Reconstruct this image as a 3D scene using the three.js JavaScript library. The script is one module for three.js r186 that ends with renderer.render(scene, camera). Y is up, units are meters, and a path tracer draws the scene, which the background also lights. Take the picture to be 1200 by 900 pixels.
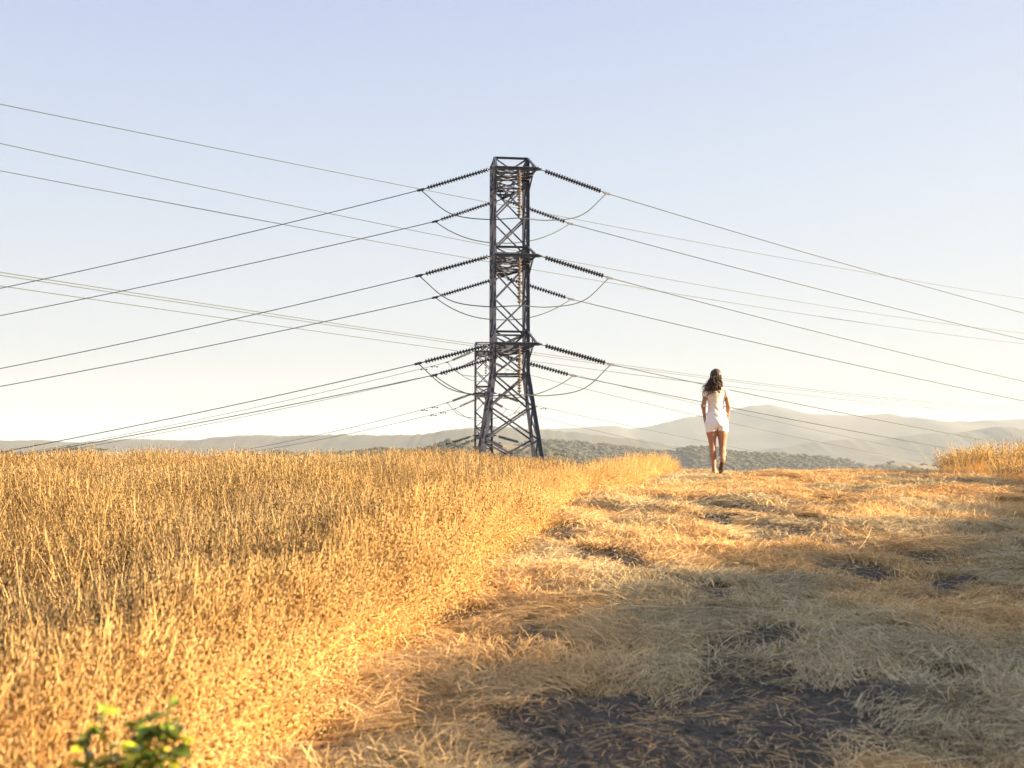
import * as THREE from 'three';
import { mergeGeometries, mergeVertices } from 'three/addons/utils/BufferGeometryUtils.js';
import { MarchingCubes } from 'three/addons/objects/MarchingCubes.js';

// ---------------------------------------------------------------- camera, sky, sun, exposure
const scene = new THREE.Scene();
const EYE = 1.45, FOV = 40, F = 450 / Math.tan(FOV * Math.PI / 360), PITCH = Math.atan(75 / F);
const camera = new THREE.PerspectiveCamera(FOV, 4 / 3, 0.1, 40000);
camera.position.set(0, EYE, 0);
camera.rotation.set(PITCH, 0, 0);
camera.focus = 26;
camera.userData.fStop = 3.2;
camera.updateMatrixWorld();

const R = Math.PI / 180;
const SUN_AZ = 89 * R, SUN_EL = 15 * R;
const sunDir = new THREE.Vector3(Math.sin(SUN_AZ) * Math.cos(SUN_EL), Math.sin(SUN_EL), -Math.cos(SUN_AZ) * Math.cos(SUN_EL));
{
  const W = 512, H = 256, data = new Float32Array(W * H * 4);
  const DIM = 1 / 5.5, stops = [[-90, .62, .60, .56], [0, .75, .745, .71], [3, .72, .745, .755], [7, .70, .755, .81], [13, .605, .70, .84], [24, .455, .56, .825], [45, .47, .58, .80], [90, .42, .53, .74]];
  for (let j = 0; j < H; j++) for (let i = 0; i < W; i++) {
    const el = ((j + .5) / H - .5) * 180, a = ((i + .5) / W - .5) * 2 * Math.PI;
    const y = Math.sin(el * R), x = Math.cos(el * R) * Math.cos(a), z = Math.cos(el * R) * Math.sin(a);
    let k = 0; while (k < stops.length - 2 && el > stops[k + 1][0]) k++;
    const s0 = stops[k], s1 = stops[k + 1], t0 = Math.min(1, Math.max(0, (el - s0[0]) / (s1[0] - s0[0]))), t = t0;
    const g = Math.acos(Math.max(-1, Math.min(1, x * sunDir.x + y * sunDir.y + z * sunDir.z))) / R;
    const gl = Math.exp(-g / 34);
    const o = (j * W + i) * 4;
    data[o] = DIM * (s0[1] + (s1[1] - s0[1]) * t + gl * .85);
    data[o + 1] = DIM * (s0[2] + (s1[2] - s0[2]) * t + gl * .72);
    data[o + 2] = DIM * (s0[3] + (s1[3] - s0[3]) * t + gl * .42);
    data[o + 3] = 1;
  }
  const sky = new THREE.DataTexture(data, W, H, THREE.RGBAFormat, THREE.FloatType);
  sky.mapping = THREE.EquirectangularReflectionMapping; sky.colorSpace = THREE.LinearSRGBColorSpace;
  sky.magFilter = sky.minFilter = THREE.LinearFilter; sky.needsUpdate = true;
  scene.background = sky; scene.environment = sky;
}
const sun = new THREE.DirectionalLight(new THREE.Color().setRGB(1, .69, .375), 5);
sun.position.copy(sunDir).multiplyScalar(120); sun.target.position.set(0, 0, -15);
sun.castShadow = true; sun.shadow.radius = 1.5; sun.shadow.mapSize.set(4096, 4096);
Object.assign(sun.shadow.camera, { left: -70, right: 70, top: 40, bottom: -40, near: 1, far: 320 });
scene.add(sun, sun.target);
scene.fog = new THREE.FogExp2(new THREE.Color().setRGB(.64, .80, 1), 0.000095);
const renderer = new THREE.WebGLRenderer({ antialias: true });
renderer.toneMapping = THREE.LinearToneMapping;
renderer.toneMappingExposure = 5.5;
renderer.shadowMap.enabled = true;

// ---------------------------------------------------------------- helpers
function rng(seed) { let a = seed >>> 0; return () => { a = (a + 0x6D2B79F5) | 0; let t = Math.imul(a ^ (a >>> 15), 1 | a); t = (t + Math.imul(t ^ (t >>> 7), 61 | t)) ^ t; return ((t ^ (t >>> 14)) >>> 0) / 4294967296; }; }
function hash(ix, iy) { let h = Math.imul(ix, 374761393) + Math.imul(iy, 668265263) | 0; h = Math.imul(h ^ (h >>> 13), 1274126177); return ((h ^ (h >>> 16)) >>> 0) / 4294967296; }
function noise(x, y) {
  const ix = Math.floor(x), iy = Math.floor(y), fx = x - ix, fy = y - iy, u = fx * fx * (3 - 2 * fx), v = fy * fy * (3 - 2 * fy);
  const a = hash(ix, iy), b = hash(ix + 1, iy), c = hash(ix, iy + 1), d = hash(ix + 1, iy + 1);
  return a + (b - a) * u + (c - a) * v + (a - b - c + d) * u * v;
}
function fbm(x, y, n = 4) { let s = 0, a = .5, t = 0; for (let i = 0; i < n; i++) { s += a * noise(x, y); t += a; a *= .5; x = x * 2.03 + 17.3; y = y * 2.03 - 9.1; } return s / t; }
const clamp = (x, a = 0, b = 1) => Math.min(b, Math.max(a, x));
const smooth = (a, b, x) => { const t = clamp((x - a) / (b - a)); return t * t * (3 - 2 * t); };
const lerp = (a, b, t) => a + (b - a) * t;
function curve(pts) { // monotone-ish Hermite through [x, y]
  return x => {
    if (x <= pts[0][0]) return pts[0][1];
    const n = pts.length; if (x >= pts[n - 1][0]) return pts[n - 1][1];
    let k = 0; while (x > pts[k + 1][0]) k++;
    const sl = i => i <= 0 ? (pts[1][1] - pts[0][1]) / (pts[1][0] - pts[0][0]) : i >= n - 1 ? (pts[n - 1][1] - pts[n - 2][1]) / (pts[n - 1][0] - pts[n - 2][0]) : (pts[i + 1][1] - pts[i - 1][1]) / (pts[i + 1][0] - pts[i - 1][0]);
    const h = pts[k + 1][0] - pts[k][0], t = (x - pts[k][0]) / h, t2 = t * t, t3 = t2 * t;
    return pts[k][1] * (2 * t3 - 3 * t2 + 1) + sl(k) * h * (t3 - 2 * t2 + t) + pts[k + 1][1] * (3 * t2 - 2 * t3) + sl(k + 1) * h * (t3 - t2);
  };
}
const SP = Math.sin(PITCH), CP = Math.cos(PITCH);
function P(px, py, depth) { // a photograph pixel and a distance along the ground -> a point
  const cx = (px - 600) / F, cy = (450 - py) / F;
  const y = cy * CP + SP, z = cy * SP - CP;
  const k = depth / -z;
  return new THREE.Vector3(cx * k, EYE + y * k, -depth);
}
const taken = {};
function numbered(n) { taken[n] = (taken[n] ?? -1) + 1; return taken[n] ? n + '_' + String(taken[n]).padStart(3, '0') : n; }
function tag(o, label, category, group, kind) { Object.assign(o.userData, { label, category }); if (group) o.userData.group = group; if (kind) o.userData.kind = kind; return o; }
function top(o, name) { o.name = numbered(name); scene.add(o); return o; }
function shade(o) { o.traverse(c => { if (c.isMesh) { c.castShadow = true; c.receiveShadow = true; } }); return o; }
const V = (x, y, z) => new THREE.Vector3(x, y, z);
const rgb = (r, g, b) => new THREE.Color().setRGB(r, g, b);

// ---------------------------------------------------------------- terrain
const profile = curve([[-400, -60], [-60, -7], [-10, -.7], [0, -.05], [4, .24], [8, .56], [12, .84], [15, .95], [16.8, 1.02], [18.5, .98], [20, .88], [24, .4], [30, -.5], [40, -2.7], [52, -5], [75, -6.6], [107, -7.8], [150, -13], [230, -30], [500, -80], [1000, -125], [1800, -150], [9000, -160]]);
const edgeLine = curve([[-6, -1.6], [0, -1.35], [3.5, -1.32], [5, -1.25], [6.8, -.88], [10.7, .0], [13.5, .95], [17, 2.15], [20, 2.1], [40, 2.1]]);
const edgeLeft = d => edgeLine(d) + (fbm(d * .8, 3.3, 2) - .5) * .6;     // where the tall oats end and the mown strip begins
const edgeRight = d => 6.7 + .4 * Math.max(0, d - 16.5) + (fbm(d * .5, 8.1, 2) - .5) * .9;
function height(x, d) {
  let h = profile(d) + (Math.abs(x) > 40 ? -.00045 * (Math.abs(x) - 40) ** 2 / (1 + Math.abs(x) / 400) : 0);
  const near = smooth(60, 30, Math.hypot(x, d));
  if (near > 0) {
    h -= near * (.3 * smooth(-.5, .9, edgeLeft(d) - x) + .004 * Math.max(0, -x));
    h += near * 1.88 * smooth(5.8, 8.6, x) * smooth(12.2, 4.6, d);                // the bank beside the mown strip
    h += near * ((fbm(x * .35 + 5, d * .35, 2) - .5) * .16 * smooth(17, 11, d));
    if (d < 26 && d > -3 && x < 10 && x > -14) h += (fbm(x * 1.9, d * 1.9 + 40, 3) - .5) * .15 * smooth(24, 12, d) + (noise(x * 7, d * 7) - .5) * .018;
  } else h = Math.max(h, -160) + (fbm(x * .004, d * .004, 3) - .5) * 6 * smooth(60, 300, Math.hypot(x, d));
  return Math.max(h, -165);
}
function groundAt(px, py) { for (let d = 2; d < 40; d += .02) { const p = P(px, py, d); if (p.y <= height(p.x, d)) return [p.x, d]; } return null; }
const soilSpots = [[700, 893, .4, .22], [780, 897, .45, .25], [870, 897, .45, .25], [940, 893, .35, .2], [680, 855, .42, .2], [810, 852, .62, .5], [745, 850, .45, .3], [690, 842, .4, .2], [900, 868, .42, .34], [860, 815, .5, .2], [1000, 812, .26, .22], [1020, 845, .2, .16], [455, 722, .26, .3], [500, 735, .25, .2], [965, 592, .32, .7], [940, 610, .2, .4], [1000, 668, .28, .22], [1040, 685, .2, .14], [620, 755, .3, .16], [350, 872, .3, .2], [720, 660, .3, .35], [1110, 568, .5, .35], [650, 625, .3, .5]].map(([a, b, rx, rd]) => { const g = groundAt(a, b); return [g[0], g[1], rx, rd]; });
function bare(x, d) { // 0 covered .. 1 bare earth
  let m = 0; const wob = (fbm(x * 3.1, d * 3.1, 3) - .5) * 1.1;
  for (const [sx, sd, rx, rd] of soilSpots) { const q = Math.hypot((x - sx) / rx, (d - sd) / rd) + wob; m = Math.max(m, smooth(1.15, .7, q)); }
  return Math.max(m, smooth(.63, .73, fbm(x * 1.5 + 31, d * 1.1 + 7, 3)) * .8);
}
function pixels(n, fn, srgb) { const a = new Uint8Array(n * n * 4); for (let j = 0; j < n; j++) for (let i = 0; i < n; i++) { const c = fn(i / n, j / n), o = (j * n + i) * 4; a[o] = c[0] * 255; a[o + 1] = c[1] * 255; a[o + 2] = c[2] * 255; a[o + 3] = 255; } const t = new THREE.DataTexture(a, n, n); t.wrapS = t.wrapT = THREE.RepeatWrapping; t.magFilter = THREE.LinearFilter; t.minFilter = THREE.LinearMipmapLinearFilter; t.generateMipmaps = true; if (srgb) t.colorSpace = THREE.SRGBColorSpace; t.needsUpdate = true; return t; }
function tileNoise(u, v, k, s) { // repeats over the unit square
  const x = u * k, y = v * k, ix = Math.floor(x), iy = Math.floor(y), fx = x - ix, fy = y - iy, a = fx * fx * (3 - 2 * fx), b = fy * fy * (3 - 2 * fy);
  const h = (i, j) => hash(((i % k) + k) % k + s * 57, ((j % k) + k) % k + s * 131);
  return lerp(lerp(h(ix, iy), h(ix + 1, iy), a), lerp(h(ix, iy + 1), h(ix + 1, iy + 1), a), b);
}
const soilTone = pixels(512, (u, v) => { const n = .3 * tileNoise(u, v, 12, 1) + .3 * tileNoise(u, v, 48, 2) + .4 * tileNoise(u, v, 170, 3); const c = .55 + .45 * n; return [c, c, c]; }, true);
const soilBump = pixels(512, (u, v) => { const n = .35 * tileNoise(u, v, 20, 4) + .3 * tileNoise(u, v, 64, 5) + .35 * tileNoise(u, v, 160, 6); return [n, n, n]; });
const M = {};
M.ground = new THREE.MeshStandardMaterial({ vertexColors: true, roughness: 1, map: soilTone, bumpMap: soilBump, bumpScale: .03 });
{
  const NA = 760, rings = [0]; let r = .35; while (r < 9000) { rings.push(r); r *= r < 30 ? 1.024 : 1.05; } rings.push(9500);
  const NR = rings.length, pos = [], col = [], uv = [], idx = [];
  for (let i = 0; i < NR; i++) for (let j = 0; j < NA; j++) {
    const a = j / NA * 2 * Math.PI, x = Math.sin(a) * rings[i], d = Math.cos(a) * rings[i], y = height(x, d);
    pos.push(x, y, -d); uv.push(x / 1.6, d / 1.6);
    let c;
    if (rings[i] < 45) {
      const onPath = smooth(-.2, .2, x - edgeLeft(d)) * smooth(.2, -.2, x - edgeRight(d)), b = bare(x, d), n = fbm(x * 4, d * 4, 3);
      const soil = [.085 + .03 * n, .072 + .025 * n, .062 + .02 * n], litter = [.25 + .08 * n, .185 + .06 * n, .09 + .03 * n];
      const thatch = [.46 + .12 * n, .36 + .09 * n, .19 + .05 * n]; c = [0, 1, 2].map(k => lerp(thatch[k], lerp(litter[k], soil[k], clamp(.35 + b)), onPath));
    } else {
      const n = fbm(x * .006, d * .006, 4), w = smooth(.45, .6, n);
      c = [lerp(.26, .07, w), lerp(.19, .075, w), lerp(.09, .04, w)];
    }
    col.push(...c);
  }
  for (let i = 0; i < NR - 1; i++) for (let j = 0; j < NA; j++) { const a = i * NA + j, b = i * NA + (j + 1) % NA, c = a + NA, d = b + NA; idx.push(a, d, b, a, c, d); }
  const g = new THREE.BufferGeometry(); g.setAttribute('position', new THREE.Float32BufferAttribute(pos, 3)); g.setAttribute('color', new THREE.Float32BufferAttribute(col, 3)); g.setAttribute('uv', new THREE.Float32BufferAttribute(uv, 2)); g.setIndex(idx); g.computeVertexNormals();
  tag(shade(top(new THREE.Mesh(g, M.ground), 'ground')), 'dry hilltop with dark earth and straw litter, falling to a valley', 'ground', null, 'structure');
}

// ---------------------------------------------------------------- far hills: crest heights read at photograph columns, each ridge at its own distance
M.hill = new THREE.MeshStandardMaterial({ vertexColors: true, roughness: 1 });
const ridges = [];
function ridge(label, D, depth, base, pts, o) {
  const crest = curve(pts), NX = 420, NZ = 44, x0 = pts[0][0], x1 = pts[pts.length - 1][0], pos = [], col = [], idx = [];
  const H = (px, t) => {
    const d = D + t * depth, x = (px - 600) / F * D, c = P(px, crest(px), D).y;
    const s = t < 0 ? 1 - Math.pow(-t, o.pow ?? 1.3) : 1 - t * t;
    const fall = Math.min(1, -Math.min(t, 0) * 4) , gul = (fbm(x / o.gully, d / o.gully * .7, 5) - .62) * o.amp * fall * (1 - Math.abs(t) * .6);
    const tops = (noise(x / o.tree, 5 + o.seed) * .6 + noise(x / o.tree * 2.3, 9 + o.seed) * .4 - .5) * o.rough * (1 - Math.min(1, Math.abs(t) * 3));
    return [x, base + (c - base) * s + gul + tops, d];
  };
  for (let i = 0; i <= NX; i++) for (let j = 0; j <= NZ; j++) {
    const px = lerp(x0, x1, i / NX), t = -1 + 1.6 * j / NZ, [x, y, d] = H(px, t);
    pos.push(x, y, -d);
    const n = fbm(x / o.patch + o.seed * 7, d / o.patch * 1.6, 4), w = smooth(o.wood - .06, o.wood + .05, n), k = .8 + .4 * noise(x / o.patch * 9, d / o.patch * 9);
    col.push(lerp(.046, .17, w) * k, lerp(.051, .135, w) * k, lerp(.042, .08, w) * k);
  }
  for (let i = 0; i < NX; i++) for (let j = 0; j < NZ; j++) { const a = i * (NZ + 1) + j, b = a + NZ + 1; idx.push(a, b, a + 1, b, b + 1, a + 1); }
  const g = new THREE.BufferGeometry(); g.setAttribute('position', new THREE.Float32BufferAttribute(pos, 3)); g.setAttribute('color', new THREE.Float32BufferAttribute(col, 3)); g.setIndex(idx); g.computeVertexNormals();
  ridges.push({ H, o, D });
  return tag(shade(top(new THREE.Mesh(g, M.hill), 'hill')), label, 'hill', null, 'structure');
}
ridge('long wooded far ridge behind the pylons, grey with haze', 3600, 1200, -160,
  [[-700, 505], [-300, 512], [0, 517], [40, 516.5], [70, 518], [100, 520], [130, 517.5], [160, 514.5], [200, 516], [230, 515.5], [260, 511.5], [290, 510], [330, 511], [360, 510], [400, 509], [450, 510], [490, 509], [520, 505], [550, 501.5], [590, 500], [640, 504], [700, 509], [780, 520], [900, 545], [1000, 560]],
  { gully: 650, amp: 110, tree: 16, rough: 9, patch: 600, wood: .68, seed: 1 });
ridge('highest peaked mountain behind the walking woman, pale with haze', 6800, 1900, -160,
  [[480, 540], [560, 515], [620, 504], [660, 502], [690, 500.5], [722, 498.5], [737, 502], [755, 500.5], [780, 495], [800, 490], [822, 487], [860, 480], [882, 475.5], [900, 474], [920, 477.5], [940, 483], [960, 485], [1000, 487], [1022, 486], [1040, 484.5], [1060, 489], [1085, 494], [1100, 495.5], [1120, 494], [1150, 493.5], [1180, 492], [1200, 491], [1400, 486], [1900, 492]],
  { gully: 1400, amp: 330, tree: 40, rough: 9, patch: 1600, wood: .66, seed: 2 });
ridge('rounded middle ridge in front of the peaked mountain', 4600, 1200, -160,
  [[780, 560], [860, 538], [890, 529], [940, 521], [992, 515], [1027, 516.5], [1060, 512], [1088, 507.5], [1115, 508], [1142, 506], [1160, 502], [1178, 500], [1210, 503], [1300, 500], [1500, 507], [1900, 500]],
  { gully: 800, amp: 150, tree: 24, rough: 9, patch: 1100, wood: .68, seed: 3 });
ridge('low hill with oak woods and straw patches below the walking woman', 2200, 600, -155,
  [[560, 545], [620, 519], [650, 517], [700, 522], [735, 525.5], [770, 530], [790, 529.5], [803, 526.5], [822, 525.5], [840, 527], [858, 531], [887, 533], [930, 534], [967, 537], [990, 540], [1017, 545], [1060, 543], [1120, 549], [1300, 545], [1700, 540]],
  { gully: 420, amp: 55, tree: 9, rough: 5, patch: 330, wood: .69, seed: 4, pow: 1.15 });
ridge('low dark wooded hill beyond the oat field', 1500, 380, -140,
  [[-700, 520], [-300, 526], [-60, 528], [0, 531], [30, 533], [55, 530], [85, 527], [100, 526.5], [150, 531], [200, 536], [250, 535], [290, 533], [330, 530.5], [360, 534], [400, 531.5], [450, 527.5], [480, 528.5], [500, 525.5], [520, 520.5], [540, 518.5], [570, 519], [610, 523], [660, 530], [720, 545], [800, 560]],
  { gully: 260, amp: 22, tree: 7, rough: 2, patch: 190, wood: .62, seed: 5, pow: 1.1 });

// ---------------------------------------------------------------- far trees
M.oak = new THREE.MeshStandardMaterial({ color: rgb(.062, .07, .05), roughness: 1 });
M.bark = new THREE.MeshStandardMaterial({ color: rgb(.09, .07, .055), roughness: 1 });
function crownShape(seed) { // broad oak crown: many leaf clumps around a few limbs, unit height 1
  const q = rng(seed), parts = [];
  for (let k = 0; k < 9; k++) {
    const a = q() * 6.28, rr = .36 * Math.sqrt(q()), g = new THREE.IcosahedronGeometry(.16 + .1 * q(), 2), p = g.attributes.position, off = V(Math.cos(a) * rr, .58 + .24 * (q() - .4), Math.sin(a) * rr);
    for (let i = 0; i < p.count; i++) { const v = V(p.getX(i), p.getY(i), p.getZ(i)); const n = noise(v.x * 16 + k * 9 + v.y * 5, v.z * 16 + v.y * 11); v.multiplyScalar(.72 + .6 * n).multiply(V(1.15, .85, 1.15)).add(off); p.setXYZ(i, v.x, v.y, v.z); }
    g.computeVertexNormals(); g.deleteAttribute('uv'); parts.push(g);
  }
  return mergeGeometries(parts);
}
const crowns = [1, 2, 3, 4].map(s => crownShape(s * 77));
const trunkGeo = new THREE.CylinderGeometry(.025, .045, .55, 7); trunkGeo.translate(0, .2, 0);
{
  const q = rng(91), lists = [[], [], [], []], dm = new THREE.Object3D();
  for (const [ri, px0, px1, t0, t1, n, s0, s1] of [[3, 560, 1300, -.75, .04, 6800, 6, 10.5], [4, -400, 760, -.5, .03, 5200, 4.5, 8]]) {
    const { H, o } = ridges[ri];
    for (let k = 0; k < n; k++) {
      const px = lerp(px0, px1, q()), t = lerp(t0, t1, q()), [x, y, d] = H(px, t);
      if (fbm(x / o.patch + o.seed * 7, d / o.patch * 1.6, 4) > o.wood - .02 && q() < .93) continue;
      const s = lerp(s0, s1, q()); dm.position.set(x, y - s * .25, -d); dm.rotation.set(0, q() * 6.28, 0); dm.scale.set(s * (1 + .3 * q()), s, s * (1 + .3 * q())); dm.updateMatrix(); lists[k % 4].push(dm.matrix.clone());
    }
  }
  const wood = tag(top(new THREE.Group(), 'woodland'), 'far dark oak woods scattered over the low hills', 'woods', null, 'stuff');
  lists.forEach((l, i) => { const m = new THREE.InstancedMesh(crowns[i], M.oak, l.length); l.forEach((x, k) => m.setMatrixAt(k, x)); m.name = 'tree_crowns'; m.userData.kind = 'stuff'; wood.add(m); });
  shade(wood);
  const singles = [[525, 520.3, 10, 'rounded lone oak on the far slope just beside the pylon'], [511, 523.2, 6, 'small oak downhill of the rounded lone oak on the far slope'], [84, 527, 8, 'broad oak standing on the straw coloured far knoll'], [93, 526.6, 6.5, 'smaller oak touching the broad oak on the far knoll'], [3, 531, 9, 'dark oak on the far slope where the wires sink below the horizon']];
  singles.forEach(([px, py, s, label], i) => {
    const t = top(new THREE.Group(), 'oak_tree'); const [x, y, d] = ridges[4].H(px, -.01); t.position.set(x, y, -d); t.scale.setScalar(s); t.rotation.y = i * 1.3;
    const c = new THREE.Mesh(crowns[i % 4], M.oak); c.name = 'crown'; const k = new THREE.Mesh(trunkGeo, M.bark); k.name = 'trunk'; t.add(c, k); shade(tag(t, label, 'tree'));
  });
}

// ---------------------------------------------------------------- pylons
M.steel = new THREE.MeshStandardMaterial({ color: rgb(.042, .056, .1), roughness: .6, metalness: .1 });
M.steelBrown = new THREE.MeshStandardMaterial({ color: rgb(.05, .042, .05), roughness: .7, metalness: .1 });
M.porcelain = new THREE.MeshPhysicalMaterial({ color: rgb(.022, .022, .028), roughness: .3, clearcoat: .5 });
M.brownPorcelain = new THREE.MeshPhysicalMaterial({ color: rgb(.15, .13, .115), roughness: .45, clearcoat: .5 });
M.wire = new THREE.MeshStandardMaterial({ color: rgb(.038, .066, .07), roughness: .6, metalness: .1 });
const angleGeo = (() => { const a = new THREE.BoxGeometry(1, 1, .14), b = new THREE.BoxGeometry(.14, 1, .86); a.translate(0, 0, -.43); b.translate(-.43, 0, .07); return mergeGeometries([a, b]); })();
function member(parent, name, a, b, w, mat = M.steel, roll = 0) {
  const m = new THREE.Mesh(angleGeo, mat), d = b.clone().sub(a); m.name = name;
  m.position.copy(a).addScaledVector(d, .5); m.quaternion.setFromUnitVectors(V(0, 1, 0), d.clone().normalize()); if (roll) m.quaternion.multiply(new THREE.Quaternion().setFromAxisAngle(V(0, 1, 0), roll));
  m.scale.set(w, d.length(), w); parent.add(m); return m;
}
const BASE = -6.45, HL = [13.2, 9.05, 4.87].map(h => h - BASE), TOPH = 14.3 - BASE, WAIST = 3.6 - BASE, HB = .82, ARM = 3.05, AW = .95;
const halfAt = h => h >= WAIST ? HB : HB + (WAIST - h) * .145;
function makePylon() {
  const t = new THREE.Group();
  const corner = (h, sx, sz) => V(sx * halfAt(h), h, sz * halfAt(h));
  const S = [[-1, 1], [1, 1], [1, -1], [-1, -1]];
  for (const [k, [sx, sz]] of S.entries()) {
    const leg = member(t, 'leg', corner(-.2, sx, sz), corner(WAIST + .05, sx, sz), .19, M.steel, -k * Math.PI / 2);
    member(t, 'leg', corner(WAIST - .05, sx, sz), corner(TOPH, sx, sz), .165, M.steel, -k * Math.PI / 2);
  }
  const nodes = [0.25, 1.9, 3.6, 5.3, 6.85, 8.45, WAIST];
  for (let k = 2; k >= 0; k--) nodes.push(HL[k], HL[k] + .82, ...(k ? [HL[k] + .82 + 1.62, HL[k - 1]].slice(0, 1) : []));
  nodes.sort((a, b) => a - b); nodes[nodes.length - 1] = TOPH;
  for (let n = 0; n < nodes.length - 1; n++) {
    const h0 = nodes[n], h1 = nodes[n + 1], low = h1 <= WAIST + .01;
    for (let f = 0; f < 4; f++) {
      const [ax, az] = S[f], [bx, bz] = S[(f + 1) % 4], w = low ? .09 : .078, inx = V(-(ax + bx) * .5, 0, -(az + bz) * .5).multiplyScalar(.05);
      member(t, 'cross_brace', corner(h0, ax, az), corner(h1, bx, bz), w);
      member(t, 'cross_brace', corner(h0, bx, bz).add(inx), corner(h1, ax, az).add(inx), w, f === 3 ? M.steelBrown : M.steel);
    }
  }
  for (const h of [WAIST, ...HL, ...HL.map(x => x + .82)]) for (let f = 0; f < 4; f++) {
    const [ax, az] = S[f], [bx, bz] = S[(f + 1) % 4]; member(t, 'girt', corner(h === HL[0] + .82 ? TOPH : h, ax, az), corner(h === HL[0] + .82 ? TOPH : h, bx, bz), .1);
  }
  for (const h of HL) {
    const up = h === HL[0] ? TOPH : h + .82;
    // wide-ended arm towards +z: two chords, end beam, ties from above, lattice floor
    const a = new THREE.Group(); a.name = 'wide_arm'; t.add(a);
    const c0 = s => V(s * HB, h - .02, HB), tip = s => V(s * AW, h, ARM), on = (s, u) => c0(s).lerp(tip(s), u);
    for (const s of [-1, 1]) { member(a, 'chord', c0(s), tip(s), .13, M.steelBrown); member(a, 'tie', V(s * HB, up, HB), tip(s), .09); member(a, 'hanger', on(s, .5), V(s * HB, up, HB).lerp(tip(s), .5), .07); member(a, 'strut', V(s * HB, h - .75, HB), on(s, .55), .08); }
    for (const u of [.28, .62]) member(a, 'cross_bar', on(-1, u), on(1, u), .085, M.steelBrown);
    member(a, 'end_beam', tip(-1).add(V(-.1, 0, 0)), tip(1).add(V(.1, 0, 0)), .15);
    for (const [u, v] of [[0, .28], [.28, .62], [.62, 1]]) { member(a, 'lattice_bar', on(-1, u).setY(h - .05), on(1, v).setY(h - .05), .065); member(a, 'lattice_bar', on(1, u).setY(h - .09), on(-1, v).setY(h - .09), .065); }
    member(a, 'tip_bracket', tip(1), tip(1).add(V(.22, -.02, 0)), .09); member(a, 'tip_bracket', tip(-1), tip(-1).add(V(-.22, -.02, 0)), .09);
    // pointed arm towards -z
    const b = new THREE.Group(); b.name = 'pointed_arm'; t.add(b);
    const r0 = s => V(s * HB, h - .02, -HB), end = V(0, h, -ARM), od = (s, u) => r0(s).lerp(end, u);
    for (const s of [-1, 1]) { member(b, 'chord', r0(s), end, .12); member(b, 'tie', V(s * HB, up, -HB), end, .085); member(b, 'hanger', od(s, .45), V(s * HB, up, -HB).lerp(end, .45), .06); }
    for (const u of [.3, .6]) member(b, 'cross_bar', od(-1, u), od(1, u), .07);
    member(b, 'lattice_bar', od(-1, 0).setY(h - .06), od(1, .3).setY(h - .06), .06); member(b, 'lattice_bar', od(1, .3).setY(h - .06), od(-1, .6).setY(h - .06), .06); member(b, 'lattice_bar', od(-1, .6).setY(h - .06), end.clone().setY(h - .06), .06);
    // plan bracing through the body
    member(t, 'plan_brace', V(-HB, h - .06, -HB), V(HB, h - .06, HB), .075); member(t, 'plan_brace', V(HB, h - .11, -HB), V(-HB, h - .11, HB), .075);
  }
  for (let k = 0; k < 4; k++) { const [sx, sz] = S[k], f = new THREE.Mesh(new THREE.CylinderGeometry(.32, .38, .7, 14), new THREE.MeshStandardMaterial({ color: rgb(.34, .33, .31), roughness: .95 })); f.name = 'footing'; f.position.copy(corner(0, sx, sz)).setY(-.15); t.add(f); }
  return t;
}
const YAW = 7 * R;
const pylon = tag(top(makePylon(), 'pylon'), 'tall dark steel lattice pylon with splayed legs rising above the oat field', 'pylon', 'lattice pylons on the hillside');
pylon.position.set(-.13, EYE + BASE, -52.2); pylon.rotation.y = YAW;
const pylon2 = pylon.clone(); tag(top(pylon2, 'pylon'), 'smaller looking steel lattice pylon partly hidden behind the tall pylon', 'pylon', 'lattice pylons on the hillside');
pylon2.position.copy(P(566.5, 525, 107)); pylon2.position.y = EYE + 10.65 - (TOPH); pylon2.rotation.y = 4 * R;
for (const p of [pylon, pylon2]) { shade(p); p.updateMatrixWorld(true); }

// ---------------------------------------------------------------- insulators, conductors, jumpers
const discGeo = new THREE.LatheGeometry([[.02, -.055], [.07, -.05], [.12, -.02], [.12, -.008], [.06, .03], [.045, .062], [.02, .07]].map(([a, b]) => new THREE.Vector2(a, b)), 9);
const rodGeo = new THREE.CylinderGeometry(.028, .028, 1, 7);
function insulator(a, b, n, linkA, linkB, label, mat, group, oneStack) { // from the arm at a to the clamp at b
  const t = top(new THREE.Group(), 'insulator_string'), d = b.clone().sub(a), len = d.length();
  t.position.copy(a); t.quaternion.setFromUnitVectors(V(0, 1, 0), d.clone().normalize());
  const rod = new THREE.Mesh(rodGeo, M.steel); rod.name = 'link_rod'; rod.position.y = len / 2; rod.scale.set(1, len, 1); t.add(rod);
  const pitch = (len - linkA - linkB) / n, gs = [];
  for (let k = 0; k < n; k++) {
    const y = linkA + (k + .5) * pitch;
    if (oneStack) { const g = discGeo.clone(); g.scale(1.3, 1, 1.3); g.translate(0, y, 0); gs.push(g); } else { const m = new THREE.Mesh(discGeo, mat); m.name = 'disc'; m.position.y = y; m.rotation.y = k * .7; t.add(m); }
  }
  if (oneStack) { const m = new THREE.Mesh(mergeGeometries(gs), mat); m.name = 'discs'; m.userData.kind = 'stuff'; t.add(m); }
  return shade(tag(t, label, 'insulator', group));
}
class Path extends THREE.Curve { constructor(f) { super(); this.f = f; } getPoint(t) { return this.f(t); } }
function wire(name, f, seg, r, label, category, group) {
  const m = new THREE.Mesh(new THREE.TubeGeometry(new Path(f), seg, r, 5), M.wire);
  return shade(tag(top(m, name), label, category, group));
}
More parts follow.
